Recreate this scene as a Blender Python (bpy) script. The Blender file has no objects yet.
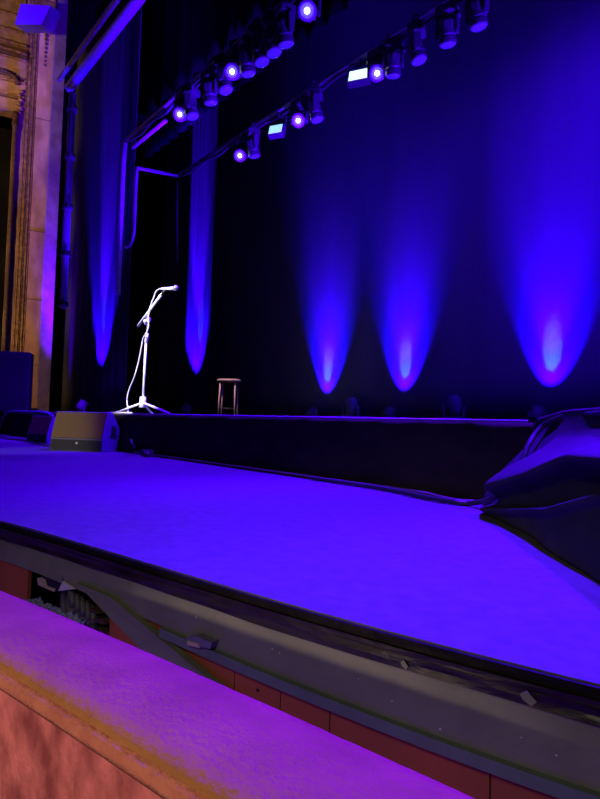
import bpy, bmesh, math, random
from mathutils import Vector, Matrix, noise
random.seed(7)
PI = math.pi
C = bpy.context.scene.collection
V = Vector

# ------------------------------------------------------------------ camera (eye of a seated spectator behind the pit rail)
EYE = V((0, 0, 1.35)); FPX = 580.0
_p = math.radians(2.27); _r = 0.030; _y = math.radians(39.6)
_F = V((-math.cos(_y), math.sin(_y), 0)); _R = V((math.sin(_y), math.cos(_y), 0)); _Z = V((0, 0, 1))
fw = _F*math.cos(_p) + _Z*math.sin(_p); u0 = _Z*math.cos(_p) - _F*math.sin(_p)
rt = _R*math.cos(_r) + u0*math.sin(_r); up = u0*math.cos(_r) - _R*math.sin(_r)
cd = bpy.data.cameras.new('camera'); cam = bpy.data.objects.new('camera', cd); C.objects.link(cam)
m = Matrix((rt, up, -fw)).transposed().to_4x4(); m.translation = EYE; cam.matrix_world = m
cd.sensor_fit = 'VERTICAL'; cd.sensor_height = 36; cd.lens = 36*FPX/799; cd.clip_start = .02
bpy.context.scene.camera = cam

def P(x, y, X=None, Y=None, Z=None):
    """Where the sight line through a photo point meets the plane X=, Y= or Z= of the hall."""
    d = fw + rt*((x-300)/FPX) - up*((y-399.5)/FPX)
    t = (X-EYE.x)/d.x if X is not None else (Y-EYE.y)/d.y if Y is not None else (Z-EYE.z)/d.z
    return EYE + d*t

# ------------------------------------------------------------------ heights of the place
APR = .965; DECK = 1.395; RAIL = .90

# ------------------------------------------------------------------ materials
def mat(name, col, rough=.6, metal=0, col2=None, scale=8, bump=0, bscale=None, sheen=0, spec=.5, detail=4,
        emit=None, estr=0, stretch=(1,1,1), lo=.35, hi=.65, coat=0, kind='noise', sheencol=None):
    mt = bpy.data.materials.new(name); mt.use_nodes = True
    n = mt.node_tree; b = n.nodes['Principled BSDF']
    b.inputs['Base Color'].default_value = (*col, 1); b.inputs['Roughness'].default_value = rough
    b.inputs['Metallic'].default_value = metal; b.inputs['Specular IOR Level'].default_value = spec
    b.inputs['Coat Weight'].default_value = coat
    if sheen:
        b.inputs['Sheen Weight'].default_value = sheen; b.inputs['Sheen Roughness'].default_value = .4
        if sheencol: b.inputs['Sheen Tint'].default_value = (*sheencol, 1)
    if emit:
        b.inputs['Emission Color'].default_value = (*emit, 1); b.inputs['Emission Strength'].default_value = estr
    if col2 or bump:
        tc = n.nodes.new('ShaderNodeTexCoord'); mp = n.nodes.new('ShaderNodeMapping')
        mp.inputs['Scale'].default_value = stretch
        n.links.new(tc.outputs['Object'], mp.inputs['Vector'])
        if kind == 'wave':
            t = n.nodes.new('ShaderNodeTexWave'); t.inputs['Distortion'].default_value = 3
            t.inputs['Detail'].default_value = detail
        else:
            t = n.nodes.new('ShaderNodeTexNoise'); t.inputs['Detail'].default_value = detail
        t.inputs['Scale'].default_value = scale
        n.links.new(mp.outputs[0], t.inputs['Vector'])
        fac = t.outputs['Fac']
        if col2:
            r = n.nodes.new('ShaderNodeValToRGB')
            r.color_ramp.elements[0].position = lo; r.color_ramp.elements[1].position = hi
            r.color_ramp.elements[0].color = (*col, 1); r.color_ramp.elements[1].color = (*col2, 1)
            n.links.new(fac, r.inputs[0]); n.links.new(r.outputs[0], b.inputs['Base Color'])
        if bump:
            t2 = n.nodes.new('ShaderNodeTexNoise'); t2.inputs['Scale'].default_value = bscale or scale*3
            t2.inputs['Detail'].default_value = 6
            n.links.new(mp.outputs[0], t2.inputs['Vector'])
            bp = n.nodes.new('ShaderNodeBump'); bp.inputs['Strength'].default_value = bump
            bp.inputs['Distance'].default_value = .02
            n.links.new(t2.outputs['Fac'], bp.inputs['Height']); n.links.new(bp.outputs[0], b.inputs['Normal'])
    return mt

M = dict(
    apron=mat('apron_paint', (.10,.097,.097), .75, 0, (.125,.12,.118), 22, .08, 60, detail=9, spec=.05),
    deck=mat('deck_paint', (.05,.05,.055), .6, spec=.3),
    nosing=mat('deck_nosing', (.30,.29,.30), .5, .1),
    black=mat('black_paint', (.012,.012,.013), .6),
    void=mat('black_wall', (.006,.006,.007), .9, spec=.1),
    tape=mat('black_edge_tape', (.006,.006,.006), .5, 0, (.012,.011,.012), 14, .25, 30, spec=.1),
    sheet=mat('black_plastic_sheet', (.004,.0035,.0035), .4, 0, (.018,.015,.013), 7, .3, 10, stretch=(1,1,4), spec=.35),
    board=mat('grey_painted_board', (.13,.145,.09), .7, 0, (.17,.185,.12), 9, .12, 40, detail=7),
    boardlip=mat('blue_grey_board', (.085,.12,.095), .7, 0, (.11,.15,.12), 12, .1, 40),
    redwood=mat('dark_red_board', (.24,.06,.014), .75, 0, (.33,.08,.02), 5, .1, 30, stretch=(1,1,.4)),
    velvet=mat('rose_velvet', (.32,.135,.048), .95, 0, (.40,.17,.062), 9, .4, 90, sheen=.06, sheencol=(1,.5,.5), detail=6, spec=.1),
    velvetside=mat('crushed_rose_velvet', (.27,.055,.062), .95, 0, (.68,.185,.185), 12, .5, 60, sheen=.3, sheencol=(1,.6,.5), detail=8, stretch=(1.3,1.3,.9), lo=.36, hi=.64, spec=.1),
    velvetroll=mat('orange_rose_velvet', (.44,.135,.09), .95, 0, (.56,.20,.13), 16, .5, 80, sheen=.06, detail=6, spec=.1),
    seam=mat('seam_cord', (.10,.02,.02), .9),
    curtain=mat('black_velour', (.05,.05,.055), .95, 0, (.075,.075,.08), 6, .2, 60, stretch=(1,1,.1), spec=.05),
    backdrop=mat('backdrop_cloth', (.22,.22,.24), .95, 0, (.25,.25,.27), 2, .1, 40, stretch=(1,1,.05), spec=.03),
    skirt=mat('skirt_cloth', (.028,.019,.014), .85, 0, (.05,.034,.026), 3, .3, 14, stretch=(1,1,2), spec=.15),
    drape=mat('drape_cloth', (.04,.037,.04), .8, 0, (.052,.048,.05), 8, .2, 60, spec=.08),
    marble=mat('amber_marble', (.38,.21,.10), .45, 0, (.60,.37,.19), 4, .1, 30, stretch=(1,1,.5), detail=9),
    marblecool=mat('pale_marble', (.42,.30,.26), .5, 0, (.62,.48,.44), 4, .1, 30, detail=9),
    gold=mat('old_gilding', (.15,.075,.025), .5, .25, (.33,.19,.07), 12, .6, 40),
    golddark=mat('dark_gilding', (.055,.028,.014), .6, .1, (.12,.065,.03), 16, .6, 50),
    stone=mat('tan_plaster', (.21,.125,.06), .7, 0, (.33,.20,.10), 7, .3, 40),
    pipe=mat('steel_pipe', (.30,.30,.32), .45, .3, (.42,.42,.44), 12),
    fixture=mat('fixture_black', (.06,.06,.065), .45),
    fixturegrey=mat('fixture_grey', (.3,.28,.28), .45),
    lensdim=mat('lens_blue_glow', (.1,.1,.2), .15, emit=(.06,.01,1), estr=.5, coat=1),
    lensoff=mat('lens_glass', (.12,.12,.13), .08, coat=1),
    lenslit=mat('lens_lit', (1,1,1), .2, emit=(.75,.68,1), estr=9),
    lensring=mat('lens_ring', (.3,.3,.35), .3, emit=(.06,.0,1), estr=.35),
    ledwhite=mat('led_white', (1,1,1), .3, emit=(.36,.75,.95), estr=1.15),
    ledwhite2=mat('led_cream', (1,1,1), .3, emit=(.72,.95,.92), estr=1.3),
    glowblue=mat('glow_blue', (.01,.01,.03), .3, emit=(.055,.0,1), estr=1.0),  # glow in place of blue light falling on the hanging box
    chrome=mat('pale_chrome', (.8,.8,.82), .35, .1),
    micgrille=mat('mic_grille', (.6,.6,.62), .35, .6),
    darkmetal=mat('dark_metal', (.05,.05,.055), .4, .3),
    cable=mat('pale_cable', (.6,.58,.62), .6),
    blackcable=mat('black_cable', (.035,.033,.033), .4),
    browncable=mat('brown_cable', (.13,.09,.055), .6),
    amp=mat('tan_monitor_panel', (.17,.125,.018), .85, bump=.1, scale=40, spec=.05),
    ampgrey=mat('grey_monitor_panel', (.10,.085,.03), .85, spec=.05),
    cab=mat('monitor_cabinet', (.13,.12,.20), .6, spec=.2),
    cabdark=mat('cabinet_dark', (.016,.016,.018), .6, spec=.2),
    sub=mat('loudspeaker_shell', (.03,.03,.035), .6, spec=.2),
    wood=mat('stool_wood', (.42,.30,.27), .5),
    label=mat('pale_plate', (.5,.5,.48), .5),
    boxtan=mat('tan_box', (.42,.33,.24), .7), hose=mat('grey_hose', (.07,.072,.07), .6),
    foil=mat('foil_blue_glints', (.35,.35,.8), .25, .3, bump=.5, scale=20),  # blue glints of stage light are put into the base colour
    carpet=mat('dark_carpet', (.03,.012,.012), .95, bump=.3, scale=60),
    scuff=mat('white_scuff', (.5,.5,.48), .8),
)

# ------------------------------------------------------------------ mesh helpers
def prop(o, label=None, cat=None, group=None, kind=None):
    if label: o['label'] = label
    if cat: o['category'] = cat
    if group: o['group'] = group
    if kind: o['kind'] = kind
    return o
def obj(name, bm, m, parent=None, smooth=False, bevel=0, mats=None):
    me = bpy.data.meshes.new(name); bmesh.ops.recalc_face_normals(bm, faces=bm.faces[:]); bm.to_mesh(me); bm.free()
    for q in (mats or [m]): me.materials.append(q)
    if smooth:
        for p in me.polygons: p.use_smooth = True
    o = bpy.data.objects.new(name, me); C.objects.link(o)
    if parent: o.parent = parent
    if bevel:
        b = o.modifiers.new('bevel', 'BEVEL'); b.width = bevel; b.segments = 2; b.limit_method = 'ANGLE'
    return o
def empty(name, loc=(0,0,0), rz=0, **k):
    o = bpy.data.objects.new(name, None); C.objects.link(o); o.location = loc; o.rotation_euler = (0,0,rz)
    o.empty_display_size = .1; return prop(o, **k)
def box(bm, x0, x1, y0, y1, z0, z1, mx=None):
    vs = [bm.verts.new((mx @ V(c)) if mx else c) for c in
          [(x0,y0,z0),(x1,y0,z0),(x1,y1,z0),(x0,y1,z0),(x0,y0,z1),(x1,y0,z1),(x1,y1,z1),(x0,y1,z1)]]
    for f in [(0,3,2,1),(4,5,6,7),(0,1,5,4),(1,2,6,5),(2,3,7,6),(3,0,4,7)]: bm.faces.new([vs[i] for i in f])
    return bm
def B(*a, mx=None): return box(bmesh.new(), *a, mx=mx)
def spline(pts, n=8):
    pts = [V(p) for p in pts]; out = []
    for i in range(len(pts)-1):
        a = pts[max(i-1,0)]; b = pts[i]; c = pts[i+1]; d = pts[min(i+2,len(pts)-1)]
        for k in range(n):
            t = k/n
            out.append(.5*((2*b)+(c-a)*t+(2*a-5*b+4*c-d)*t*t+(-a+3*b-3*c+d)*t**3))
    out.append(pts[-1]); return out
def tube(bm, pts, r, n=10, r1=None):
    pts = [V(p) for p in pts]; rings = []; ref = None
    for i, p in enumerate(pts):
        d = (pts[min(i+1,len(pts)-1)] - pts[max(i-1,0)])
        if d.length < 1e-9: d = V((0,0,1))
        d.normalize()
        if ref is None: ref = V((0,0,1)) if abs(d.z) < .9 else V((1,0,0))
        a = d.cross(ref); a.normalize(); b = d.cross(a); ref = -b if False else ref
        rr = r if r1 is None else r + (r1-r)*i/(len(pts)-1)
        rings.append([bm.verts.new(p + a*math.cos(2*PI*k/n)*rr + b*math.sin(2*PI*k/n)*rr) for k in range(n)])
    for q in range(len(rings)-1):
        for k in range(n):
            bm.faces.new((rings[q][k], rings[q][(k+1)%n], rings[q+1][(k+1)%n], rings[q+1][k]))
    bm.faces.new(rings[0]); bm.faces.new(list(reversed(rings[-1]))); return bm
def T(pts, r, n=10, r1=None): return tube(bmesh.new(), pts, r, n, r1)
def lathe(bm, prof, n=24, mx=None):
    rings = []
    for r, z in prof:
        rings.append([bm.verts.new((mx @ V((r*math.cos(2*PI*k/n), r*math.sin(2*PI*k/n), z))) if mx else
                                   (r*math.cos(2*PI*k/n), r*math.sin(2*PI*k/n), z)) for k in range(n)])
    for q in range(len(rings)-1):
        for k in range(n): bm.faces.new((rings[q][k], rings[q][(k+1)%n], rings[q+1][(k+1)%n], rings[q+1][k]))
    bm.faces.new(list(reversed(rings[0]))); bm.faces.new(rings[-1]); return bm
def L(prof, n=24, mx=None): return lathe(bmesh.new(), prof, n, mx)
def prism(bm, poly, z0, z1, mx=None):
    f = lambda x, y, z: (mx @ V((x,y,z))) if mx else (x,y,z)
    a = [bm.verts.new(f(x,y,z0)) for x, y in poly]; b = [bm.verts.new(f(x,y,z1)) for x, y in poly]
    n = len(poly)
    for i in range(n): bm.faces.new((a[i], a[(i+1)%n], b[(i+1)%n], b[i]))
    bm.faces.new(list(reversed(a))); bm.faces.new(b); return bm
def grid(bm, fn, nu, nv, thick=None):
    g = [[bm.verts.new(fn(i/nu, j/nv)) for j in range(nv+1)] for i in range(nu+1)]
    for i in range(nu):
        for j in range(nv): bm.faces.new((g[i][j], g[i+1][j], g[i+1][j+1], g[i][j+1]))
    return bm
def sheet(name, fn, nu, nv, m, parent=None, thick=.006):
    o = obj(name, grid(bmesh.new(), fn, nu, nv), m, parent, smooth=True)
    s = o.modifiers.new('thickness', 'SOLIDIFY'); s.thickness = thick; s.offset = 0
    return o
def sweep(bm, secs):
    """closed cross-sections (lists of points) joined along a path and capped"""
    rings = [[bm.verts.new(p) for p in s] for s in secs]; n = len(rings[0])
    for q in range(len(rings)-1):
        for k in range(n): bm.faces.new((rings[q][k], rings[q][(k+1)%n], rings[q+1][(k+1)%n], rings[q+1][k]))
    bm.faces.new(rings[0]); bm.faces.new(list(reversed(rings[-1]))); return bm
def copy_tree(o, parent=None):
    c = o.copy(); C.objects.link(c)
    if parent: c.parent = parent
    for ch in list(o.children): copy_tree(ch, c)
    return c
def sst(a, b, x):
    t = max(0, min(1, (x-a)/(b-a))); return t*t*(3-2*t)

# ------------------------------------------------------------------ the setting
_af = lambda x: .0328*x**3 + .1517*x**2 + .418*x + 1.080
AF = lambda x: _af(x) if x > -2.35 else _af(-2.35) + .235*(x+2.35)*(1+.06*(x+2.35))   # front edge of the thrust
def afs(x0, x1, n=60): return [(x0+(x1-x0)*i/n, AF(x0+(x1-x0)*i/n)) for i in range(n+1)]

prop(obj('floor', B(-16, 3, -7, .5, -.06, 0), M['carpet']), kind='structure')
prop(obj('pit_floor', B(-16, 3, .0, 2.6, -.66, -.6), M['void']), kind='structure')
front = afs(-8, .9)
prop(obj('stage_apron', prism(bmesh.new(), front + [(.9, 2.72), (-15, 2.72), (-15, AF(-8))], APR-.03, APR), M['apron']), kind='structure')
DE = [(-16,1.6), (-11.62,1.6), (-11.62,2.72), (-1.47,2.72), (-1.25,2.52), (-.92,2.19), (-.5,1.74), (0,1.22), (.9,1.2), (3,1.2), (3,9.2), (-16,9.2)]
prop(obj('stage_deck', prism(bmesh.new(), DE, DECK-.04, DECK), M['deck']), kind='structure')
prop(obj('trim_1', T([(-11.6,2.715,DECK-.007), (-1.50,2.715,DECK-.007)], .009, 12), M['nosing'], smooth=True), kind='structure')
prop(obj('wall_back', B(-16, 3, 9.2, 9.3, 0, 12), M['void']), kind='structure')
prop(obj('wall_stage_left', B(-16.1, -16, -7, 9.3, -.6, 12), M['void']), kind='structure')
prop(obj('ceiling', B(-16, 3, 2.6, 9.3, 12, 12.1), M['void']), kind='structure')
# masonry behind the proscenium, closing the stage side off from the house
prop(obj('wall_pit', B(-15, .9, 1.9, 2.0, -.6, APR-.04), M['void']), kind='structure')

# ------------------------------------------------------------------ proscenium pillar and house side wall
K = 1.25; P0 = V((-10.2, 2.77, 0))*K; d1 = V((-.24, -.97, 0)).normalized(); n1 = V((d1.y*-1, d1.x, 0)).normalized()
if n1.x < 0: n1 = -n1
# local frame: x = along the house wall away from stage, y = into wall, z = up
WM = Matrix((d1, -n1, V((0,0,1)))).transposed().to_4x4(); WM.translation = P0; WM = WM @ Matrix.Diagonal((K,K,1,1))
d2 = V((-.3, .95, 0)).normalized(); n2 = V((.95, .3, 0)).normalized()
JM = Matrix((d2, -n2, V((0,0,1)))).transposed().to_4x4(); JM.translation = P0; JM = JM @ Matrix.Diagonal((K,K,1,1))

def wall_z(y, s):   # height on the side wall of photo row y at distance s from the pillar edge
    q = P0 + d1*s*K; w = (q-EYE).dot(fw)
    lo, hi = 0, 18
    for _ in range(40):
        md = (lo+hi)/2; pp = V((q.x, q.y, md)) - EYE
        py = FPX*(-(pp.dot(up))/pp.dot(fw)) + 399.5
        if py > y: lo = md
        else: hi = md
    return lo
pil = empty('proscenium_pillar', P0 + V((0,0,DECK)), label='tall amber marble pillar at the left edge of the stage opening, glowing violet on its stage side', cat='pillar')
def W(name, bm, m, par=None, **k):
    o = obj(name, bm, m, **k)
    if par: o.parent = par; o.matrix_parent_inverse = Matrix.Translation(-par.location)
    return o
ztop = wall_z(14, .1)
bm = B(0.0, .232, 0, .3, DECK, 11.5, mx=WM); W('shaft', bm, M['marble'], pil, bevel=.012)
js = B(0, .235, .0, .25, DECK, 11.5, mx=JM); jamb = W('jamb', js, M['marblecool'], pil, bevel=.01); jamb['label'] = 'pale veined marble jamb lit violet'
bm = bmesh.new()                                  # capital: carved head with hanging garland
zc = wall_z(18, .1)
for k, (o_, h) in enumerate([(.03,.10), (.05,.08), (.035,.12)]):
    box(bm, -.03-o_*.3, .25+o_*.4, -o_, .05, zc+.02+k*.10-.0, zc+.02+k*.10+h, mx=WM)
for k in range(5): box(bm, .01+k*.045, .035+k*.045, -.055, .02, zc-.06, zc+.03, mx=WM)
W('capital', bm, M['gold'], pil, bevel=.008)
bm = bmesh.new()
for k in range(11):
    r = .042-.002*k
    lathe(bm, [(0.002,-r*1.3),(r*.8,-r*.7),(r,0),(r*.7,r*.8),(.002,r*1.2)], 10, mx=Matrix.Translation(P0+d1*.15+n1*.012+V((0,0,zc-.12-.092*k))))
W('garland', bm, M['golddark'], pil, smooth=True)
bm = bmesh.new()
for y in (120, 232, 300, 365):
    z = wall_z(y, .1); box(bm, -.003, .235, -.003, .02, z, z+.012, mx=WM)
W('joint', bm, M['golddark'], pil)
bm = B(.232, .40, .0, .28, DECK, 11.5, mx=WM)      # moulded frame beside the shaft
for s in (.238, .275, .335, .385):
    tube(bm, [WM @ V((s, 0, DECK)), WM @ V((s, 0, 11.5))], .014 if s != .275 else .024, 8)
W('moulding', bm, M['gold'], pil)
bm = bmesh.new()
for k in range(180):                              # running bead ornament
    z = DECK+.03+k*.05
    lathe(bm, [(.002,-.02),(.018,0),(.002,.02)], 6, mx=WM @ Matrix.Translation((.306, -.004, z)))
W('bead_moulding', bm, M['golddark'], pil)
W('plinth', B(-.02, .42, -.02, .3, DECK, DECK+.09, mx=WM), M['cabdark'], pil)

# the side wall of the house with box opening, colonnette, arch and string courses
sw = prop(empty('wall_left', P0 + d1*.50 + V((0,0,DECK))), kind='structure')
za = wall_z(112, .5)
bm = bmesh.new()
box(bm, .40, .56, .01, .28, DECK, za+.1, mx=WM)
box(bm, .40, 3.2, .01, .28, za+.0, 11.5, mx=WM)
W('plaster', bm, M['stone'], sw, bevel=.006)
bm = bmesh.new()
zz = lambda y, s=.5: wall_z(y, s)
for y, h, o_ in [(17,.03,.02), (33,.04,.03), (46,.05,.05), (54,.05,.065), (60,.03,.04), (83,.04,.05), (96,.05,.03)]:
    box(bm, .40, 3.2, -o_, .05, zz(y)-h/2, zz(y)+h/2, mx=WM)
W('string_course', bm, M['gold'], sw, bevel=.008)
bm = bmesh.new()
for k, (y, o_) in enumerate([(50,.03),(57.5,.05),(99,.02),(78,.02)]):
    box(bm, .40, 3.2, -o_, .02, zz(y)-.022, zz(y)+.012, mx=WM)
W('shadow_groove', bm, M['golddark'], sw)
bm = bmesh.new()                                   # arched head above the opening
cx, cz = .80, zz(86)
for k in range(15):
    a0 = PI*k/15; a1 = PI*(k+1)/15 - .03
    poly = [(cx+math.cos(a)*r*1.0, cz+math.sin(a)*r*.75) for a, r in ((a0,.30),(a1,.30),(a1,.24),(a0,.24))]
    mx = WM @ Matrix(((1,0,0,0),(0,0,-1,0),(0,1,0,0),(0,0,0,1)))
    prism(bm, poly, .0, .09, mx=mx)
W('arch_moulding', bm, M['golddark'], sw, bevel=.006)
bm = bmesh.new()
prof = [(.045,DECK),(.05,DECK+.1),(.034,DECK+.2)]
zcol = zz(128)
for k in range(1, 22): prof += [(.03+.006*(k%2), DECK+.2+(zcol-DECK-.3)*k/21)]
prof += [(.05,zcol),(.06,zcol+.08),(.04,zcol+.1),(.062,zcol+.2),(.05,zcol+.3)]
lathe(bm, prof, 14, mx=WM @ Matrix.Translation((.52, -.04, 0)))
W('colonnette', bm, M['golddark'], sw, smooth=True)
bm = bmesh.new()
for k in range(6): lathe(bm, [(.002,-.04),(.035,-.02),(.045,0),(.03,.03),(.002,.05)], 8, mx=WM @ Matrix.Translation((.46+.02*(k%2), -.03, zz(92)-.09*k)))
W('carved_bracket', bm, M['gold'], sw, smooth=True)
W('box_recess', B(.56, 3.2, .9, .95, DECK, za+.1, mx=WM), M['void'], sw)
bm = B(.57, 3.2, -.06, .1, DECK+.02, DECK+.14, mx=WM); W('box_ledge', bm, M['golddark'], sw)

# box hanging by the pillar head, its blue-lit face made to glow
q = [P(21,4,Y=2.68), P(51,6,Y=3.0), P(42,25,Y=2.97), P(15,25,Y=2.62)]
fp = empty('hanging_box', q[3], label='square box hung at the top of the marble pillar, blue light on its face put in as glow', cat='light')
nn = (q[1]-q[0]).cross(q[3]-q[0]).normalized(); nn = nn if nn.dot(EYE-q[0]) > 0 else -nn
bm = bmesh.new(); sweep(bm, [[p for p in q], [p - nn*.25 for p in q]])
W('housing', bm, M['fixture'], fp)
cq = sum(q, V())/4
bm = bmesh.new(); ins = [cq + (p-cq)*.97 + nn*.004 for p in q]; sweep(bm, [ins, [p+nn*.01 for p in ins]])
W('glow_panel', bm, M['glowblue'], fp)
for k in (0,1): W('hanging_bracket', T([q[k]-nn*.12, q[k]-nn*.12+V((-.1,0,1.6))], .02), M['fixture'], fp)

# loudspeaker at the foot of the pillar
sp = P(28, 410, Y=2.9)
ls = empty('loudspeaker', (sp.x, 2.9, DECK), rz=math.radians(66), label='large dark loudspeaker cabinet on the stage edge in front of the marble pillar', cat='speaker')
obj('cabinet', B(-.72, 0, .02, .06, 0, 1.08), M['sub'], ls, bevel=.02)
obj('cabinet_back', B(-.71, -.01, .05, .40, 0.0, 1.07), M['cabdark'], ls)
g = bmesh.new()
for k in range(24): box(g, -.69, -.03, .005, .022, .05+k*.041, .075+k*.041)
obj('grille', g, M['sub'], ls)

# ------------------------------------------------------------------ curtains
def curtain(name, x0, x1, Y, z1, folds, amp, m, label, cat, group=None, z0=DECK+.005, ph=0, hemslope=0, edge=None, seed=0, nu=None):
    rnd = random.Random(seed); w = [rnd.uniform(.7,1.3) for _ in range(6)]
    def fn(u, v):
        x = x0 + (x1-x0)*u; z = z0 + (z1-z0)*v
        y = Y + amp*(math.sin(2*PI*folds*u*w[0]+ph)+.4*math.sin(2*PI*folds*2.3*u*w[1]+ph*2+v))*(1.05-.5*v)
        return V((x + .03*math.sin(9*u+3*v)*(1-v), y, z))
    o = sheet(name, fn, nu or int(folds*14), 14, m, thick=.012)
    for v in o.data.vertices: pass
    top = empty(name, ((x0+x1)/2, Y, z0), label=label, cat=cat, group=group)
    o.parent = top; o.matrix_parent_inverse = Matrix.Translation(-top.location); o.name = 'cloth'
    hb = obj('hem', T([V((x0,Y,z1)), V((x1,Y,z1))], .03, 8), M['black'], top); hb.matrix_parent_inverse = Matrix.Translation(-top.location); hb.name = 'curtain_track'
    return top
curtain('leg_curtain', -13.2, -9.6, 4.05, 9.5, 14, .014, M['curtain'], 'black leg curtain nearest the pillar, tall with a narrow blue streak down it', 'curtain', seed=1)
curtain('leg_curtain', -10.85, -9.83, 5.8, 9.5, 5, .010, M['curtain'], 'black leg curtain behind the microphone stand with a broad blue lit edge', 'curtain', seed=2, ph=1)
curtain('backdrop_curtain', -15.5, 2.8, 7.48, 11, 26, .006, M['backdrop'], 'huge plain backdrop closing the rear of the stage, lit by three blue cones', 'backdrop', seed=4, nu=400)

# ------------------------------------------------------------------ rig pipes and masking
def pipe(name, pts, r, label, cat='pipe', group=None, m='pipe', extra=None, par=None):
    o = obj(name, T(pts, r, 10), M[m], smooth=True); prop(o, label, cat, group); return o
Z1 = 5.93
b1x0 = P(178,182,Y=5.0); b2x0 = P(125,140,Y=3.7)
# rear batten
e = empty('lighting_batten', (b1x0.x, 5.0, Z1), label='rear lighting batten slanting up from above the stool to the top right of the view', cat='batten')
W('pipe', T([V((b1x0.x,5.0,Z1)), V((1.5,5.0,Z1))], .035), M['pipe'], e, smooth=True)
W('cable_bundle', T(spline([V((b1x0.x+.2+i*.42,5.0+.02*(i%2),Z1-.055-.03*(i%2))) for i in range(22)], 4), .018, 8), M['fixture'], e, smooth=True)
e = empty('lighting_batten', (b2x0.x, 3.7, Z1), label='front lighting batten slanting up from the corner of the nearer black curtain', cat='batten')
W('pipe', T([V((b2x0.x,3.7,Z1)), V((1.5,3.7,Z1))], .035), M['pipe'], e, smooth=True)
W('lower_pipe', T([V((b2x0.x+.35,3.7,Z1-.22)), V((b2x0.x+1.5,3.7,Z1-.22))], .03), M['pipe'], e, smooth=True)
W('cable_bundle', T(spline([V((b2x0.x+.2+i*.42,3.7+.02*(i%2),Z1-.055-.03*(i%2))) for i in range(22)], 4), .018, 8), M['fixture'], e, smooth=True)
t2 = P(117,295,Y=3.7)
bm = T([V((b2x0.x,3.7,Z1+.03)), V((b2x0.x-.03,3.7,Z1-.3)), V((b2x0.x-.03,3.7,t2.z))], .045)
o = obj('upright_boom', bm, M['pipe'], smooth=True); prop(o, 'blue lit upright pipe dropping along the edge of the nearer black curtain', 'pipe')
# side pipe running upstage from near (137,168) to (178,182)
a_ = P(137,168,Y=3.95); b_ = V((b1x0.x,5.0,Z1-.0))
pipe('cross_pipe', [a_, b_], .03, 'short cross pipe joining the ends of the two lighting battens', m='pipe')
hk = spline([P(137,168,Y=3.95), P(135,205,Y=3.95), P(134,232,Y=3.95), P(130,245,Y=3.95), P(126,247,Y=3.95)], 6)
pipe('hanging_hook', hk, .028, 'hooked pipe hanging under the cross pipe, left of the battens', 'hook')
pipe('drop_pipe', [P(177,182,Y=5.02), P(177,262,Y=5.02)], .02, 'thin dark pipe dropping from the left end of the rear batten', m='fixture')
# header pipes of the proscenium
c0 = P(69,88,Y=3.3)
e = empty('header_truss', c0, label='bright blue header truss slanting up beside the marble pillar', cat='truss')
W('chord', T([c0, V((1.5, 3.3, c0.z))], .085, 12), M['pipe'], e, smooth=True)
W('upper_chord', T([P(59,80,Y=3.3), P(59,80,Y=3.3)+V((11,0,.05))], .045, 10), M['pipe'], e, smooth=True)
ec = P(106,44,Y=3.55); W('rear_chord', T([ec, ec+V((9,0,0))], .045, 10), M['pipe'], e, smooth=True)
zig = []
for k in range(7):
    x = ec.x+.2+k*.6
    zig += [V((x,3.3,c0.z)), V((x+.3,3.55,ec.z))]
W('lacing', T(zig, .016, 8), M['pipe'], e, smooth=True)
# hanging side pipe with couplers
h0 = P(74,92,Y=3.3); h1 = P(63,303,Y=3.3); h0 = V((h1.x-.0,3.3,h0.z))
e = empty('side_boom', h1, label='blue lit vertical pipe with couplers hanging between the pillar and the nearer curtain', cat='pipe')
W('pipe', T([h0, h1], .065, 12), M['pipe'], e, smooth=True)
for y in (112, 157, 205, 251, 301):
    bm = bmesh.new(); z = P(70,y,Y=3.3).z; tube(bm, [V((h1.x,3.3,z-.04)), V((h1.x,3.3,z+.04))], .095, 12); box(bm, h1.x-.02, h1.x+.14, 3.25, 3.35, z-.03, z+.03); W('coupler', bm, M['fixture'], e)
W('foot', T([h1+V((-.08,0,-.04)), h1+V((.02,0,-.07)), h1+V((.1,0,.03))], .05), M['pipe'], e, smooth=True)

# black borders between the battens
for (Y, z0, lab) in ((4.4, 6.9, 'black border cloth high above the front lighting batten'), (5.6, 7.4, 'black border cloth high above the rear lighting batten')):
    curtain('border_curtain', -13, 2.5, Y, 10.5, 30, .04, M['void'], lab, 'curtain', z0=z0, seed=int(Y*10), nu=220)

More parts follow.
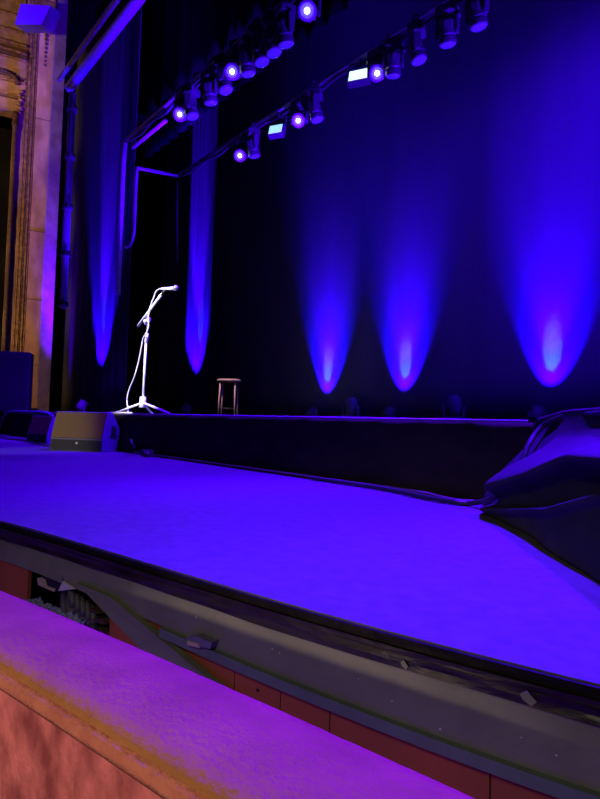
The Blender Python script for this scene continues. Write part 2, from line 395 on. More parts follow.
# ------------------------------------------------------------------ moving heads
def moving_head(lens_mat, tilt, yaw, body='fixture', ring=True):
    """hangs from z=0 (pipe); head pivots at z=-.42"""
    t = empty('moving_head_light')
    b = bmesh.new(); box(b, -.125,.125,-.11,.11,-.20,-.08); box(b, -.09,.09,-.115,.115,-.18,-.12)
    obj('base', b, M[body], t, bevel=.012)
    for s in (-.09,.09):
        b = bmesh.new(); box(b, s-.02, s+.02, -.05, .05, -.08, -.03)
        tube(b, [V((s, .043*math.cos(a), .043*math.sin(a))) for a in [PI*1.5+k*PI*1.6/8 for k in range(9)]], .012, 6)
        obj('clamp', b, M['darkmetal'], t)
    b = bmesh.new(); R_ = Matrix.Rotation(yaw, 4, 'Z')
    box(b, -.17,.17,-.05,.05,-.24,-.20, mx=R_)
    for s in (-1,1):
        prism(b, [(-.06,-.24),(.06,-.24),(.045,-.44),(.02,-.48),(-.02,-.48),(-.045,-.44)], s*.135-.018, s*.135+.018,
              mx=R_ @ Matrix(((0,0,1,0),(1,0,0,0),(0,1,0,0),(0,0,0,1))))
    obj('yoke', b, M[body], t, bevel=.006)
    HM = Matrix.Translation((0,0,-.42)) @ R_ @ Matrix.Rotation(tilt, 4, 'X')
    b = L([(.03,.17),(.075,.155),(.095,.12),(.10,.06),(.105,0),(.115,-.05),(.105,-.07),(.115,-.09),(.12,-.15),(.112,-.155)], 20, mx=HM)
    for k in range(8):
        a = 2*PI*k/8; box(b, .094,.108,-.012,.012,.02,.11, mx=HM @ Matrix.Rotation(a,4,'Z'))
    h = obj('head', b, M[body], t, smooth=False)
    if ring: obj('lens_ring', L([(.118,-.150),(.118,-.165),(.09,-.172),(.06,-.165)], 20, mx=HM), M['lensring'], h)
    r = .105 if not ring else .036
    obj('lens', L([(r,-.155),(r,-.170),(r*.7,-.19),(.003,-.198)], 20, mx=HM), M[lens_mat], h, smooth=True)
    return t
protoU = moving_head('lensdim', 0.28, .3, ring=False); protoU.scale = (.8,.8,.8)          # aimed down, dim blue
protoL = moving_head('lenslit', -1.05, math.radians(42)); protoL.scale = (.8,.8,.8)        # aimed at the house, lit
usedU = [False]; usedL = [False]
def put(proto, used, x, Y, label, group, rz=0):
    o = proto if not used[0] else copy_tree(proto); used[0] = True
    o.location = (x, Y, Z1); o.rotation_euler.z = rz; prop(o, label, 'stage light', group); return o
# rear batten: photo columns of the lens centres (hung .5-.6 m under the pipe)
for px, py, lab in [(239,157,'lit moving head at the left end of the rear batten'),
                    (298,118,'lit moving head on the rear batten between the two white panels'),
                    (378,66,'lit moving head on the rear batten right of the larger white panel')]:
    q = P(px, py, Y=4.86); put(protoL, usedL, q.x-.14, 5.0, lab, 'lit moving heads on the battens')
for px, py, lab in [(253,152,'blue tinted moving head beside the lowest lit lamp of the rear batten'),
                    (315,116,'blue tinted moving head on the rear batten just left of the larger white panel'),
                    (393,74,'blue tinted moving head right next to the rightmost lit lamp of the rear batten'),
                    (416,60,'second dim moving head from the rightmost lit lamp along the rear batten'),
                    (447,40,'third dim moving head from the rightmost lit lamp along the rear batten'),
                    (477,20,'dim moving head at the very top of the view on the rear batten')]:
    q = P(px, py, Y=5.0); put(protoU, usedU, q.x, 5.0, lab, 'dim moving heads on the battens', rz=random.uniform(-1.3,1.3))
for px, py, lab in [(178,119,'lit moving head at the lower left end of the front batten'),
                    (231,73,'lit moving head halfway up the front batten'),
                    (307,4,'lit moving head at the top edge of the view on the front batten')]:
    q = P(px, py, Y=3.56); put(protoL, usedL, q.x-.14, 3.7, lab, 'lit moving heads on the battens')
for px, py, lab in [(190,118,'dim moving head right beside the lowest lit lamp of the front batten'),
                    (209,105,'lowest dim moving head between the first two lit lamps of the front batten'),
                    (223,95,'dim moving head just left of the middle lit lamp of the front batten'),
                    (246,75,'dim moving head just right of the middle lit lamp of the front batten'),
                    (259,62,'second dim moving head right of the middle lit lamp of the front batten'),
                    (271,50,'third dim moving head right of the middle lit lamp of the front batten'),
                    (284,38,'dim moving head on the front batten just below its topmost lit lamp')]:
    q = P(px, py, Y=3.7); put(protoU, usedU, q.x, 3.7, lab, 'dim moving heads on the battens', rz=random.uniform(-1.3,1.3))
# white panels
for px, py, sx, sz, mm, lab in [(273,130,.20,.14,'ledwhite','small pale blue white panel light on the rear batten between the first two lit lamps'),
                            (355,76,.24,.15,'ledwhite2','larger white panel light on the rear batten left of its rightmost lit lamp')]:
    q = P(px, py, Y=4.9); t = empty('panel_light', (q.x, 5.0, q.z), label=lab, cat='light', group='white panel lights on the rear batten')
    b = math.radians(8)
    mx = Matrix.Translation((0,-.1,0)) @ Matrix.Rotation(math.radians(-18),4,'X')
    t.rotation_euler.z = math.radians(28)
    obj('housing', B(-sx/2-.02, sx/2+.02, 0, .1, -sz/2-.02, sz/2+.02, mx=mx), M['fixture'], t, bevel=.008)
    obj('glow_panel', B(-sx/2, sx/2, -.006, .002, -sz/2, sz/2, mx=mx), M[mm], t)
    bm = T([V((-sx/2-.03,-.05,0)), V((-sx/2-.03,-.02,.2)), V((sx/2+.03,-.02,.2)), V((sx/2+.03,-.05,0))], .01, 6)
    tube(bm, [V((0,-.02,.2)), V((0,0,Z1-q.z))], .015); obj('yoke', bm, M['fixture'], t)

# floor moving heads (upright) and uplights in front of the backdrop
FY = 7.1
def floor_head():
    t = empty('floor_moving_head')
    b = bmesh.new(); box(b, -.15,.15,-.12,.12,.0,.08); obj('base', b, M['fixturegrey'], t, bevel=.012)
    b = bmesh.new(); box(b, -.16,.16,-.05,.05,.08,.11)
    for s in (-1,1): box(b, s*.14-.016, s*.14+.016, -.05,.05,.11,.27)
    obj('yoke', b, M['fixturegrey'], t, bevel=.006)
    HM = Matrix.Translation((0,0,.25))
    h = obj('head', L([(.06,-.13),(.09,-.11),(.105,-.03),(.11,.05),(.09,.13),(.06,.165),(.058,.17)], 20, mx=HM), M['fixturegrey'], t, smooth=True)
    obj('lens', L([(.055,.165),(.05,.178),(.003,.185)], 16, mx=HM), M['lensoff'], h, smooth=True)
    return t
fh = floor_head()
for i, (px, lab) in enumerate([(351,'grey upright moving head on the stage floor between the left and middle blue cones'),
                               (454,'grey upright moving head on the stage floor between the middle and right blue cones')]):
    q = P(px, 410, Y=FY); o = fh if i == 0 else copy_tree(fh)
    o.location = (q.x, FY, DECK); o.rotation_euler.z = .4; prop(o, lab, 'stage light', 'floor moving heads'); 
def uplight():
    t = empty('uplight')
    mx = Matrix.Translation((0,0,.15)) @ Matrix.Rotation(math.radians(-35),4,'X')
    c = obj('can', L([(.02,-.1),(.07,-.09),(.085,-.05),(.085,.06),(.095,.07),(.095,.08),(.08,.08)], 18, mx=mx), M['fixturegrey'], t, smooth=False)
    obj('lens', L([(.078,.075),(.078,.082),(.003,.084)], 16, mx=mx), M['lensring'], c)
    b = bmesh.new()
    for s in (-1,1): box(b, s*.11-.008, s*.11+.008, -.02,.02,.0,.19)
    box(b, -.118,.118,-.03,.03,0,.012); box(b,-.03,.03,-.14,.14,0,.012)
    obj('bracket', b, M['fixturegrey'], t)
    return t
ul = uplight(); UPX = []
for i, (px, lab) in enumerate([(312,'small floor uplight under the left blue cone on the backdrop'), (389,'small floor uplight under the middle blue cone on the backdrop'),
                               (537,'small floor uplight under the right and widest blue cone')]):
    q = P(px, 412, Y=FY); o = ul if i == 0 else copy_tree(ul); o.location = (q.x, FY, DECK)
    prop(o, lab, 'uplight', 'floor uplights before the backdrop'); UPX.append(q.x)
for (px, Y, rz_, lab) in [(98, 3.75, 0, 'small floor uplight at the foot of the black curtain next to the pillar'), (200, 5.5, 0, 'small floor uplight at the foot of the curtain behind the microphone stand')]:
    q = P(px, 410, Y=Y+.3); o = copy_tree(ul); o.location = (q.x, Y, DECK); prop(o, lab, 'uplight', 'floor uplights before the leg curtains')

# ------------------------------------------------------------------ microphone stand
MY = 2.98
mp = lambda x, y, d=0: P(x, y, Y=MY+d)
hub = mp(143,400); base = V((hub.x, MY, DECK))
ms = empty('microphone_stand', base, label='brightly lit microphone stand with boom arm on the left of the stage', cat='microphone stand')
W('pole', T([hub, mp(146,342)], .014), M['chrome'], ms, smooth=True)
W('upper_pole', T([mp(146,342), mp(148,318)], .010), M['darkmetal'], ms, smooth=True)
W('clutch', T([mp(146,343), mp(147,333)], .022), M['chrome'], ms, smooth=True)
W('boom', T([mp(138,326), mp(162,294)], .017), M['chrome'], ms, smooth=True)
W('boom_joint', tube(T([mp(146,323,-.05), mp(149,319,.05)], .028), [mp(145,321,-.07), mp(145,321,-.03)], .02), M['chrome'], ms, smooth=True)
W('hub', T([hub+V((0,0,.04)), hub+V((0,0,-.09))], .035, 12, .045), M['chrome'], ms, smooth=True)
for (x, y, d) in ((117,412,-.05), (168,412,-.12), (152,412,.28)):
    fq = mp(x, y, d); fq.z = DECK+.014
    lg = W('leg', T([hub+V((0,0,-.03)), fq], .013), M['chrome'], ms, smooth=True)
    W('rubber_foot', T([fq+(fq-hub).normalized()*-.02, fq+(fq-hub).normalized()*.04], .014), M['chrome'], None, smooth=True).parent = lg
    lg.children[0].matrix_parent_inverse = Matrix.Identity(4)
for lg in ms.children:
    for ch in lg.children: ch.matrix_parent_inverse = Matrix.Identity(4)
W('microphone_clip', T([mp(162,295), mp(165,290)], .014), M['darkmetal'], ms, smooth=True)
mi = empty('microphone', mp(168,288.5), label='white glowing microphone held by the boom of the stand', cat='microphone')
W('body', T([mp(160,289), mp(173,288.4)], .012, 12, .021), M['chrome'], mi, smooth=True)
d_ = (mp(178,288)-mp(172,288.5)).normalized(); c_ = mp(175.5,288.1)
rot = V((0,0,1)).rotation_difference(d_).to_matrix().to_4x4(); rot.translation = c_
W('grille', L([(.022,-.03),(.03,-.015),(.033,.005),(.026,.026),(.012,.036),(.002,.038)], 16, mx=rot), M['micgrille'], mi, smooth=True)
pts = [mp(160,289), mp(156.5,291), mp(153.5,298), mp(150,308), mp(148.5,316,-.03), mp(148.5,326,-.03), mp(146,334,-.04), mp(143,339,-.03), mp(140,355,-.02), mp(135,375,-.02), mp(129,390), mp(127,400), mp(128,408)]
pts += [V((pts[-1].x+.06, MY-.02, DECK+.012)), V((pts[-1].x+.3, MY-.08, DECK+.010)), V((pts[-1].x-.1, MY-.15, DECK+.010)), V((pts[-1].x-.9, MY+.1, DECK+.010)), V((pts[-1].x-2, MY+.3, DECK+.010))]
prop(obj('microphone_cable', T(spline(pts, 6), .009, 8), M['cable'], smooth=True), 'white lit cable looping from the microphone down beside the stand', 'cable')

# ------------------------------------------------------------------ stool
SY = 5.45
sc = P(229, 380, Y=SY); st = empty('bar_stool', (sc.x, SY, DECK), label='backless round bar stool with slim legs, right of the microphone stand', cat='stool')
hS = sc.z - DECK
obj('seat', L([(.02,hS-.035),(.19,hS-.035),(.21,hS-.02),(.21,hS-.005),(.19,hS+.01),(.02,hS+.012)], 28), M['wood'], st, smooth=True)
for a in (.1, 1.45, 3.25, 4.6):
    obj('leg', T([V((.165*math.cos(a),.165*math.sin(a),hS-.03)), V((.185*math.cos(a),.185*math.sin(a),0))], .014, 8), M['wood'], st, smooth=True)
obj('foot_ring', T([V((.178*math.cos(a),.178*math.sin(a),.16)) for a in [k*2*PI/24 for k in range(25)]], .006, 6), M['darkmetal'], st, smooth=True)

# ------------------------------------------------------------------ wedge monitors
def wedge(name, loc, rz, w, panel, label, sc_=1.0):
    t = empty(name, loc, rz, label=label, cat='speaker', group='floor monitors on the front stage')
    t.scale = (sc_,)*3
    pr = [(0,0),(0,.13),(.10,.43),(.20,.43),(.50,.14),(.50,0)]
    mx = Matrix(((0,0,1,0),(1,0,0,0),(0,1,0,0),(0,0,0,1)))
    obj('cabinet', prism(bmesh.new(), pr, -w, 0, mx=mx), M['cab'], t, bevel=.008)
    bm = bmesh.new(); prism(bm, [(.004,.142),(-.006,.146),(.086,.424),(.096,.420)], -w+.01, -.01, mx=mx)
    p = obj('rear_panel', bm, panel, t); p['label'] = 'flat matte rear panel'
    obj('kick_strip', B(-w+.01, -.01, -.006, .01, .01, .125), M['cabdark'], t)
    gp = obj('grille', prism(bmesh.new(), [(.205,.425),(.215,.435),(.508,.152),(.498,.142)], -w+.02, -.02, mx=mx), M['cabdark'], t)
    bm = bmesh.new()
    prism(bm, [(.16,.15),(.30,.15),(.27,.27),(.19,.29)], -.002, .004, mx=mx); obj('side_handle', bm, M['cabdark'], t, bevel=.003)
    obj('badge', L([(.012,0),(.014,.004),(.002,.006)], 12, mx=Matrix.Translation((-w*.48,-.006,.09)) @ Matrix.Rotation(PI/2,4,'X')), M['label'], t)
    return t
g1 = P(102, 452.5, Z=APR)
wedge('stage_monitor', (g1.x, g1.y, APR), math.radians(40), .62, M['amp'], 'larger wedge monitor speaker with brown back panel on the front stage', 1.0)
g2 = P(50, 443.8, Z=APR)
wedge('stage_monitor', (g2.x-.05, g2.y-.03, APR), math.radians(20), .5, M['ampgrey'], 'smaller grey wedge monitor left of the brown backed one', .86)
# cables near them
def cable(pts, r, m, label, n=6, name='cable'):
    return prop(obj(name, T(spline(pts, n), r, 8), M[m], smooth=True), label, 'cable')
za_ = APR+.016
gp_ = lambda x, y, z=za_: P(x, y, Z=z)
cable([gp_(-4,434), P(1,424,Y=2.5), P(5,414,Y=2.5), P(14,411.5,Y=2.55), P(30,412,Y=2.55), P(45,412.5,Y=2.6), P(55,419,Y=2.6), P(57,430,Y=2.6), gp_(62,438)], .022, 'cab', 'thick blue cable arching behind the small grey monitor at far left')
cable([gp_(-3,437), gp_(10,439), gp_(25,440.5), gp_(36,443.5), gp_(50,446), gp_(58,449)], .012, 'blackcable', 'thin cable lying on the floor before the small grey monitor')
cable([P(131,440,Y=2.5), P(133,446,Y=2.45), gp_(138,448), gp_(144,449.5), gp_(150,451)], .016, 'blackcable', 'short black cable tail at the right of the brown backed monitor')
cb = P(148, 446.5, Y=2.52)
t = empty('cable_connector', (cb.x, cb.y, APR), label='small connector block with pale plate on the floor right of the large monitor', cat='connector')
W('plug', B(cb.x-.12, cb.x+.05, 2.5, 2.56, APR, APR+.07), M['blackcable'], t, bevel=.005)
W('plate', B(cb.x-.03, cb.x+.06, 2.49, 2.5, APR+.03, APR+.06), M['label'], t)

# ------------------------------------------------------------------ skirt below the deck
def skirt(u, v):
    x = -15.5 + u*14.05; z = DECK-.012 - v*(DECK-.012-APR-.004)
    a = .02*math.sin(5.2*x+1.5*v*3) + .014*math.sin(13*x+4*v) + .02*noise.noise(V((x*1.2+v*1.5, v*2, 3)))
    return V((x, 2.70 - .012 - .03*v - abs(a)*(.25+.75*v)*.9, z))
so = sheet('stage_skirt', skirt, 400, 14, M['skirt'], thick=.004)
prop(so, 'long black cloth skirt hanging along the raised stage edge', 'cloth')
# heavy cables along the foot of the skirt and up the corner
pts = [gp_(150,452), gp_(185,456.5), gp_(230,462), gp_(260,467), gp_(300,472), gp_(330,475.5), gp_(380,485), gp_(420,492), gp_(455,500.5), gp_(474,501.5)]
pts = [V((p.x, min(p.y, 2.60), za_)) for p in pts]
cable(pts, .011, 'browncable', 'brown cable running along the foot of the black skirt')
pts2 = [gp_(330,477), gp_(380,488), gp_(430,498), gp_(455,502), gp_(470,503.2)]
pts2 = [V((p.x, min(p.y, 2.56), za_)) for p in pts2]
pts2 += [P(490,499,Y=2.42), P(508,484,Y=2.40), P(521,464,Y=2.42), P(528,446,Y=2.47), P(536,433,Y=2.53), P(546,424,Y=2.56), P(560,417.5,Y=2.50), P(575,414.5,Y=2.42), P(600,413.5,Y=2.2), P(640,412,Y=2.0)]
cable(pts2, .013, 'blackcable', 'thick black cable climbing from the apron over the draped stage corner')

# ------------------------------------------------------------------ draped corner
Tp = spline([(-1.56,2.70), (-1.3,2.57), (-.95,2.2), (-.5,1.72), (0,1.2), (.6,1.15)], 12) if False else None
def sp2(pts, n=12): return spline([(a,b,0) for a,b in pts], n)
TT = sp2([(-1.45,2.72),(-1.25,2.52),(-.93,2.19),(-.50,1.74),(0,1.22),(.45,1.10)])
BB = sp2([(-1.66,2.58),(-1.40,2.34),(-1.10,2.10),(-.68,1.66),(-.25,1.27),(.15,1.12)])
def samp(c, u):
    t = u*(len(c)-1); i = min(int(t), len(c)-2); return c[i].lerp(c[i+1], t-i)
def drape(u, v):
    a = samp(TT, u); b = samp(BB, u); n = V((-.75,-.66,0)).normalized()
    if v < .12:                                   # part lying on the deck, drawn over the edge
        k = 1-v/.12; q = a - n*.30*k; z = DECK+.012 + .03*(1-k)*sst(0,.3,u) + .006*math.sin(u*22+k*5)*k
        return V((q.x, q.y, z))
    w = (v-.12)/.88
    zt = DECK+.012+.03*sst(0,.3,u)
    it = lambda tab: next((y0+(y1-y0)*(u-x0)/(x1-x0) for (x0,y0),(x1,y1) in zip(tab,tab[1:]) if x0 <= u <= x1), tab[-1][1])
    l1a = it([(0,.45),(.2,.35),(.25,.20),(.4,.15),(.5,.24),(1,.3)]); l1b = it([(0,.6),(.18,.78),(.3,.66),(.4,.54),(.5,.36),(.6,.34),(1,.37)])
    l2b = it([(0,.97),(.2,.95),(.3,.90),(.4,.84),(.5,.74),(.6,.54),(1,.5)]); l2a = l2b-.045
    e = sst(.12,.26,u); e2 = sst(.1,.2,u)
    off = (.15*sst(l1a,l1b,w) - .12*sst(l1b,min(l1b+.12,l2a),w))*e + (.08*sst(l2a,l2b,w) - .04*sst(l2b,l2b+.08,w))*e2
    off = off + .010*noise.noise(V((u*7, w*2, 1)))*e + .004*math.sin(u*40+w*6)*w
    base = a.lerp(b, sst(0,1,w)*.9+.1*w)
    q = base + n*off
    return V((q.x, q.y, zt + (APR+.006-zt)*w))
dr = sheet('corner_drape', drape, 150, 110, M['drape'], thick=.004)
prop(dr, 'black cloth bunched in swags over the near corner of the stage', 'cloth')
# loose edge of cloth on the apron below
def loose(u, v):
    a = samp(BB, .25+.7*u); n = V((-.75,-.66,0)).normalized()
    q = a + n*(.01+v*(.035+.015*math.sin(u*7)))
    return V((q.x, q.y, APR+.006+.022*(1-v)*abs(math.sin(u*16+v*3)) + .012*abs(noise.noise(V((u*9,v*4,0))))))
prop(sheet('fallen_cloth', loose, 80, 10, M['skirt'], thick=.004), 'black cloth edge trailing on the front stage below the draped corner', 'cloth')
cable([gp_(530,525), gp_(550,527), gp_(575,537), gp_(600,553), gp_(630,575)], .006, 'browncable', 'thin cord lying at the foot of the draped corner')

# ------------------------------------------------------------------ front of the apron
fa = empty('apron_fascia', (-1, AF(-1), APR-.2), label='curved grey fascia board with black edging along the front of the lower stage', cat='fascia')
def strip(name, o0, o1, z0f, z1f, m, par, x0=-8, x1=.9, n=120, wob=0, thick=None, wz=0):
    bm = bmesh.new(); secs = []
    for x, y in afs(x0, x1, n):
        s = (AF(x+.01)-AF(x-.01))/.02; nn = V((s,-1,0)).normalized()
        p = V((x,y,0)); a = z0f(x); b = z1f(x)
        w1 = wob*noise.noise(V((x*5,0,o1*30))); w2 = wob*noise.noise(V((x*7,3,o1*30))); dz = wz*noise.noise(V((x*4,1,5)))
        secs.append([p+nn*(o0)+V((0,0,a)), p+nn*(o0+(o1-o0)*1+w1)+V((0,0,a)), p+nn*(o1*1+w2)+V((0,0,(a+b)/2+dz)), p+nn*(o1+.3*w1)+V((0,0,b)), p+nn*o0+V((0,0,b))])
    sweep(bm, secs); return W(name, bm, M[m], par, smooth=False)
zk = lambda k: (lambda x: APR - k)
bot = lambda x: .132 + .022*sst(-2.2,-.4,x)
strip('fascia_board', -.03, .012, lambda x: APR-bot(x), zk(.030), 'board', fa)
o = strip('edge_tape', -.01, .008, zk(.020), lambda x: APR-.0035, 'tape', fa, wob=.001); o['label'] = 'black rounded edge tape'
o = strip('under_tape', .010, .017, zk(.034), zk(.020), 'sheet', fa, wob=.002)
o = strip('plastic_sheet', .011, .018, lambda x: APR-.055-.010*noise.noise(V((x*2.5,4,4))), zk(.030), 'sheet', fa, wob=.006, n=300); o['label'] = 'glossy black plastic edging'
o = strip('bottom_rail', .0, .026, lambda x: APR-bot(x)-.022, lambda x: APR-bot(x)+.0, 'boardlip', fa, x0=-1.36); o['label'] = 'bluish grey rail under the board'
bm = bmesh.new()
rr = random.Random(3)
for x, z, r in [(-1.0,.10,.002),(-.98,.103,.0016),(-.72,.12,.0018),(-.63,.14,.0022),(-.45,.12,.0018),(-.5,.11,.0014),(-1.24,.09,.002),(-.79,.10,.0012)]:
    s = (AF(x+.01)-AF(x-.01))/.02; nn = V((s,-1,0)).normalized()
    lathe(bm, [(r,0),(r*.7,.0008)], 8, mx=Matrix.Translation(V((x,AF(x),APR-z))+nn*.0120) @ nn.to_track_quat('Z','Y').to_matrix().to_4x4())
W('paint_chip', bm, M['scuff'], fa)
for x0, x1, z, h in ((-.70,-.685,.043,.008), (-.50,-.475,.040,.011)):   # torn tape patches
    bm = bmesh.new()
    nn = V((.25,-1,0)).normalized()
    pts = [(x0,z-h*.3),(x0+(x1-x0)*.4,z-h),(x1,z+h*.2),(x0+(x1-x0)*.7,z+h),(x0+(x1-x0)*.2,z+h*.4)]
    sweep(bm, [[V((x,AF(x),APR-q))+nn*.023 for x, q in pts], [V((x,AF(x),APR-q))+nn*.0245 for x, q in pts]])
    W('torn_patch', bm, M['board'], fa)

# dark red boards under the fascia, the void left of them, braces
def redboard(x0, x1, name='red_board'):
    bm = bmesh.new(); secs = []
    n = max(2, int((x1-x0)/.05))
    for x, y in afs(x0, x1, n):
        nn = V((.25,-1,0)).normalized(); p = V((x,y,0))
        secs.append([p-nn*.015+V((0,0,-.6)), p-nn*.002*1+V((0,0,-.6)), p-nn*.002+V((0,0,APR-bot(x)-.0)), p-nn*.015+V((0,0,APR-bot(x)-.0))])
    sweep(bm, secs); return bm
rw = prop(empty('wall_front', (-.8, AF(-.8), 0)), kind='structure')
xs = [-1.62, -1.12, -.985, -.86, -.55, -.2, .25, .9]
for i in range(len(xs)-1): W('red_board', redboard(xs[i]+.0015, xs[i+1]-.0015), M['redwood'], rw)
W('backing', prism(bmesh.new(), [(-1.6,AF(-1.6)+.03),(.9,AF(.9)+.03),(.9,AF(.9)+.05),(-1.6,AF(-1.6)+.05)], -.6, APR-.14), M['void'], rw)
W('red_board', redboard(-8, -2.10), M['redwood'], rw)
bm = bmesh.new()
for px, py in [(212,655),(252,664),(258,690),(275,680),(158,631)]:
    x = -1.03
    q = P(px, py, Y=AF(-1.05)); nn = V((.25,-1,0)).normalized(); y = AF(q.x)
    q = P(px, py, Y=y); y = AF(q.x)
    lathe(bm, [(.004,0),(.003,.002)], 8, mx=Matrix.Translation(V((q.x,y-.0005,q.z))+nn*.0005) @ nn.to_track_quat('Z','Y').to_matrix().to_4x4())
W('screw', bm, M['cabdark'], rw)
# slanting braces: quads given in photo points on the board plane, real thickness behind
def brace(name, quad, Yo, thick, m, label):
    pts = []
    for px, py in quad:
        q = P(px, py, Y=.7)
        for _ in range(6): q = P(px, py, Y=AF(q.x)-Yo)
        pts.append(q)
    bm = bmesh.new(); n_ = V((-.25,1,0)).normalized()
    sweep(bm, [pts, [p+n_*thick for p in pts]]); return prop(obj(name, bm, M[m]), label, 'brace')
brace('timber_brace', [(76,583),(110,597),(245,710),(180,690)], .030, .02, 'board', 'wide grey board slanting down from under the fascia to the pink rail')
brace('timber_brace', [(18,566),(34,566),(-8,606),(-30,610)], .030, .02, 'boardlip', 'narrow grey board slanting under the fascia at far left')
def fpt(px, py, off):
    q = P(px, py, Y=.7)
    for _ in range(6): q = P(px, py, Y=AF(q.x)+off)
    return q
# junk in the gap
a, b, c, d = fpt(37,577,-.02), fpt(45,580,-.02), fpt(56,590,-.02), fpt(38,584,-.02)
jb = empty('junction_box', fpt(50,585,0), label='small tan and black box tucked under the grey fascia near the left edge', cat='box')
def slab(pts, off, thick): 
    q = [fpt(x,y,off) for x,y in pts]; n_ = V((-.25,1,0)).normalized(); bm = bmesh.new(); sweep(bm, [q, [p+n_*thick for p in q]]); return bm
W('body', slab([(44,573),(62,574),(64,584),(56,591),(42,582)], -.02, .08), M['cabdark'], jb)
W('side', slab([(37,578),(44,579),(46,586),(55,589),(54,592),(38,585)], -.024, .05), M['boxtan'], jb)
W('flap', slab([(63,581),(75,589),(58,591)], -.026, .004), M['label'], jb)
hp = fpt(75,602,.02)
t = empty('hose_coil', hp, label='dark grey coiled hose in the gap beside the wide slanting board', cat='hose')
bm = bmesh.new()
for k in range(5):
    tube(bm, [hp + V((.045*math.cos(a)*1.0+.012*k, -.02+.012*k, .045*math.sin(a)-.012*k)) for a in [i*2*PI/20 for i in range(21)]], .011, 8)
W('coil', bm, M['hose'], t, smooth=True)
for i, pts in enumerate([[(84,607),(96,611),(99,614),(86,610)], [(88,617),(103,620),(104,625),(90,621)], [(97,627),(108,632),(112,640),(100,632)]]):
    prop(obj('wooden_batten', slab(pts, .02+.005*i, .03), M['boxtan' if i < 0 else 'golddark']), 'thin dark brown offcut lying in the gap under the slanting board', 'offcut', 'brown offcuts in the gap')
def foil(u, v):
    q0 = fpt(26,600,-.1).lerp(fpt(76,624,-.1), u)
    return V((q0.x, q0.y+.05*v-.02, q0.z-.004+.02*noise.noise(V((u*22,v*6,2)))+.004*v))
prop(sheet('crumpled_plastic', foil, 50, 14, M['foil'], thick=.002), 'crumpled shiny plastic with blue glints put into its colour behind the rail at far left', 'plastic')
bk = fpt(198,641,-.02)
t = empty('metal_bracket', bk, label='small dark bracket with pale tab under the middle of the grey fascia', cat='bracket')
W('plate', slab([(186,638),(196,636),(212,643),(210,649),(190,645)], -.036, .03), M['cab'], t)
W('tab', slab([(187,641),(198,644),(199,648),(187,645)], -.040, .006), M['boxtan'], t)

# ------------------------------------------------------------------ velvet rail
_rf = lambda x: .166*x + .717 - .023*x*x
RF = lambda x: _rf(x) if x > -1.7 else _rf(-1.7) + .24*(x+1.7)
rl = empty('pit_rail', (-.8, .5, 0), label='rose velvet padded rail crossing the foreground below the stage', cat='rail')
NW = .205
def rpath(x0=-5, x1=.9, n=260): return [x0+(x1-x0)*i/n for i in range(n+1)]
def rframe(x):
    s = (RF(x+.01)-RF(x-.01))/.02; t = V((1,s,0)).normalized(); return V((x,RF(x),0)), V((t.y,-t.x,0))
def railsec(x, prof, nz=0, seed=0):
    p, n = rframe(x); out = []
    for a, z in prof:
        k = nz*noise.noise(V((x*38, a*25, z*25+seed)))
        out.append(p + n*(a + k*.6) + V((0,0,z+k)))
    return out
pad = [(-.010,-.05),(-.006,-.015),(.004,-.003),(.03,.002),(.07,.005),(.11,.006),(.15,.004),(.178,-.001),(.188,-.005),(.197,-.0135),(.2015,-.021),(.200,-.028)]
pad = [(a, RAIL+z-.0) for a, z in pad]
secs = [railsec(x, pad + [(.185,RAIL-.04),(.09,RAIL-.06)], .0010) for x in rpath(n=700)]
W('top_pad', sweep(bmesh.new(), secs), M['velvet'], rl, smooth=True)
roll = [(.172,-.028),(.185,-.024),(.1985,-.0215),(.2055,-.0265),(.2105,-.033),(.212,-.042),(.209,-.050),(.19,-.052),(.17,-.04)]
secs = [railsec(x, [(a, RAIL+z) for a, z in roll], .0010, 0) for x in rpath()]
o = W('edge_roll', sweep(bmesh.new(), secs), M['velvetroll'], rl, smooth=True); o['label'] = 'orange tinted rolled edge'
secs = [railsec(x, [(.2070,RAIL-.0495),(.2095,RAIL-.0515),(.2075,RAIL-.0535),(.200,RAIL-.053)]) for x in rpath(n=120)]
W('seam_cord', sweep(bmesh.new(), secs), M['seam'], rl, smooth=True)
secs = [railsec(x, [(.0,RAIL-.04),(.0,.0),(.213,.0),(.2085,RAIL-.3),(.2085,RAIL-.2),(.2080,RAIL-.12),(.2065,RAIL-.052)], .0) for x in rpath()]
o = W('velvet_side', sweep(bmesh.new(), secs), M['velvetside'], rl); o['label'] = 'mottled crushed velvet front'

# ------------------------------------------------------------------ lights
def spot(name, loc, tgt, energy, col, size, blend=.3, rad=.05):
    l = bpy.data.lights.new(name, 'SPOT'); l.energy = energy; l.color = col; l.spot_size = math.radians(size); l.spot_blend = blend
    l.shadow_soft_size = rad; o = bpy.data.objects.new(name, l); C.objects.link(o); o.location = loc
    o.rotation_euler = (V(tgt)-V(loc)).to_track_quat('-Z','Y').to_euler(); return o
def area(name, loc, tgt, energy, col, sx, sy):
    l = bpy.data.lights.new(name, 'AREA'); l.energy = energy; l.color = col; l.shape = 'RECTANGLE'; l.size = sx; l.size_y = sy
    o = bpy.data.objects.new(name, l); C.objects.link(o); o.location = loc
    o.rotation_euler = (V(tgt)-V(loc)).to_track_quat('-Z','Y').to_euler(); return o
BL = (.06, 0, 1)
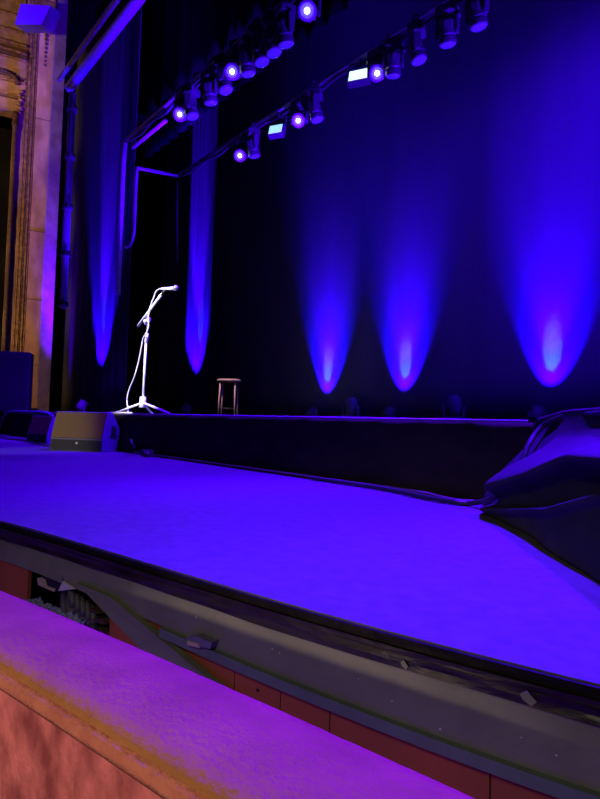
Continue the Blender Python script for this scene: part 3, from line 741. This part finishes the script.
# blue wash from the front batten (lamps out of view to the right)
spot('wash_a', (-1.6,3.55,5.3), (-1.6,1.9,APR), 7500, BL, 54, .9, .12)
spot('wash_b', (-3.6,3.55,5.3), (-4.0,2.2,APR), 5000, BL, 58, .9, .12)
spot('wash_c', (-.2,3.5,5.3), (-.3,1.6,APR), 6500, BL, 46, .9, .12)
spot('wash_d', (-5.6,3.5,5.3), (-7.6,2.2,APR), 4500, BL, 56, .8, .12)
spot('wash_e', (-8.0,3.5,5.3), (-10.4,2.2,APR), 3500, BL, 52, .8, .12)
# uplights
BU = (.04, 0, 1)
for i, x in enumerate(UPX):
    for (el, size, e, col, bl) in ((71,56,1500,(.010,0,1),.7), (83,36,2500,BU,1.0), (87,16,700,BU,1.0), (67,20,110,(.04,.30,1),.7)):
        l = V((x+.0, FY+.06, DECK+.235)); a = math.radians(el)
        spot('uplight_beam', l, l+V((0,math.cos(a),math.sin(a))), e, col, size, bl, .02)
for (px, Y, e, wd) in ((100,3.75,6500,40), (198,5.5,8000,40)):
    q = P(px, 410, Y=Y+.3); l = V((q.x, Y-.12, DECK+.23)); a = math.radians(78)
    lx = -.12 if Y > 5 else 0
    spot('leg_beam', l, l+V((lx,math.cos(a),math.sin(a))), e, (.02,0,1), wd, .5, .03)
    spot('leg_throw', l, l+V((-.06 if Y > 5 else 0,math.cos(1.46),math.sin(1.5))), e*3.2, BU, 15, .8, .03)
    spot('leg_core', l, l+V((.0,math.cos(a*.97),math.sin(a*.97))), e*.035, (.2,.35,1), 9, .6, .02)
# blue from stage on pillar, pipes, fixtures
for z, e, sz in ((4.8,1100,34),(5.8,6000,22)): spot('pillar_wash', (P0.x+.30,3.92,1.6), (P0.x-.02,P0.y+.12,z), e, (.10,0,1), sz, .9, .05)
spot('truss_wash', (-7.2,3.75,1.8), (-8.3,3.3,6.9), 8000, (.05,0,1), 30, .8, .1)
spot('boom_wash', (-9.2,3.6,1.6), (-9.98,3.3,4.3), 1300, (.05,0,1), 34, .8, .05)
spot('rig_wash', (-3.5,5.2,1.7), (-8.2,3.9,6.2), 11000, (.05,0,1), 44, .8, .2)
spot('rig_wash_b', (-1.2,5.9,1.7), (-4.6,4.8,6.2), 7000, (.05,0,1), 46, .8, .2)
spot('back_wash', (-1.0,4.6,5.6), (-2.8,7.48,4.6), 1000, BU, 86, .9, .2)
# follow spot on the microphone stand; stool and monitor lamps are added
spot('follow_spot', (-4.2,-3,6.5), (-6.42,2.98,2.2), 9000, (1,.93,1), 12, .35, .1)
spot('stool_fill', (-7.0,2.6,6.0), (-8.5,5.45,1.75), 1500, (1,.6,.75), 9, .6, .1)  # separate unseen lamp added to brighten the stool
spot('monitor_fill', (-4.2,-4,2.0), (-6.9,2.4,1.0), 900, (1,.85,.6), 12, .7, .1)  # low warm fill added for the monitors and skirt
# warm house lights, plus an added fill for the rail
spot('house_light', (.6,-2.2,3.2), (-1.2,.75,.8), 115, (1,.90,.62), 36, .5, .3)
spot('rail_fill', (-.4,-2.6,1.15), (-.9,.3,.37), 190, (1,.68,.58), 27, .2, .1)  # low unseen lamp added to warm the rail side and spare the apron
for z, e in ((2.4,300),(4.0,300),(5.6,300),(7.2,340),(8.8,420)):
    t_ = P0 + d1*1.15; spot('house_side', (P0.x+3.2,P0.y-5.6,5.6), (t_.x,t_.y,z), e*3.2, (1,.58,.27), 25, .7, .2)

w = bpy.data.worlds.new('world'); bpy.context.scene.world = w; w.use_nodes = True
w.node_tree.nodes['Background'].inputs[0].default_value = (.1,.08,.4,1); w.node_tree.nodes['Background'].inputs[1].default_value = .004
vs = bpy.context.scene.view_settings
vs.view_transform = 'Standard'; vs.look = 'None'; vs.exposure = 0; vs.gamma = 1; vs.use_curve_mapping = False
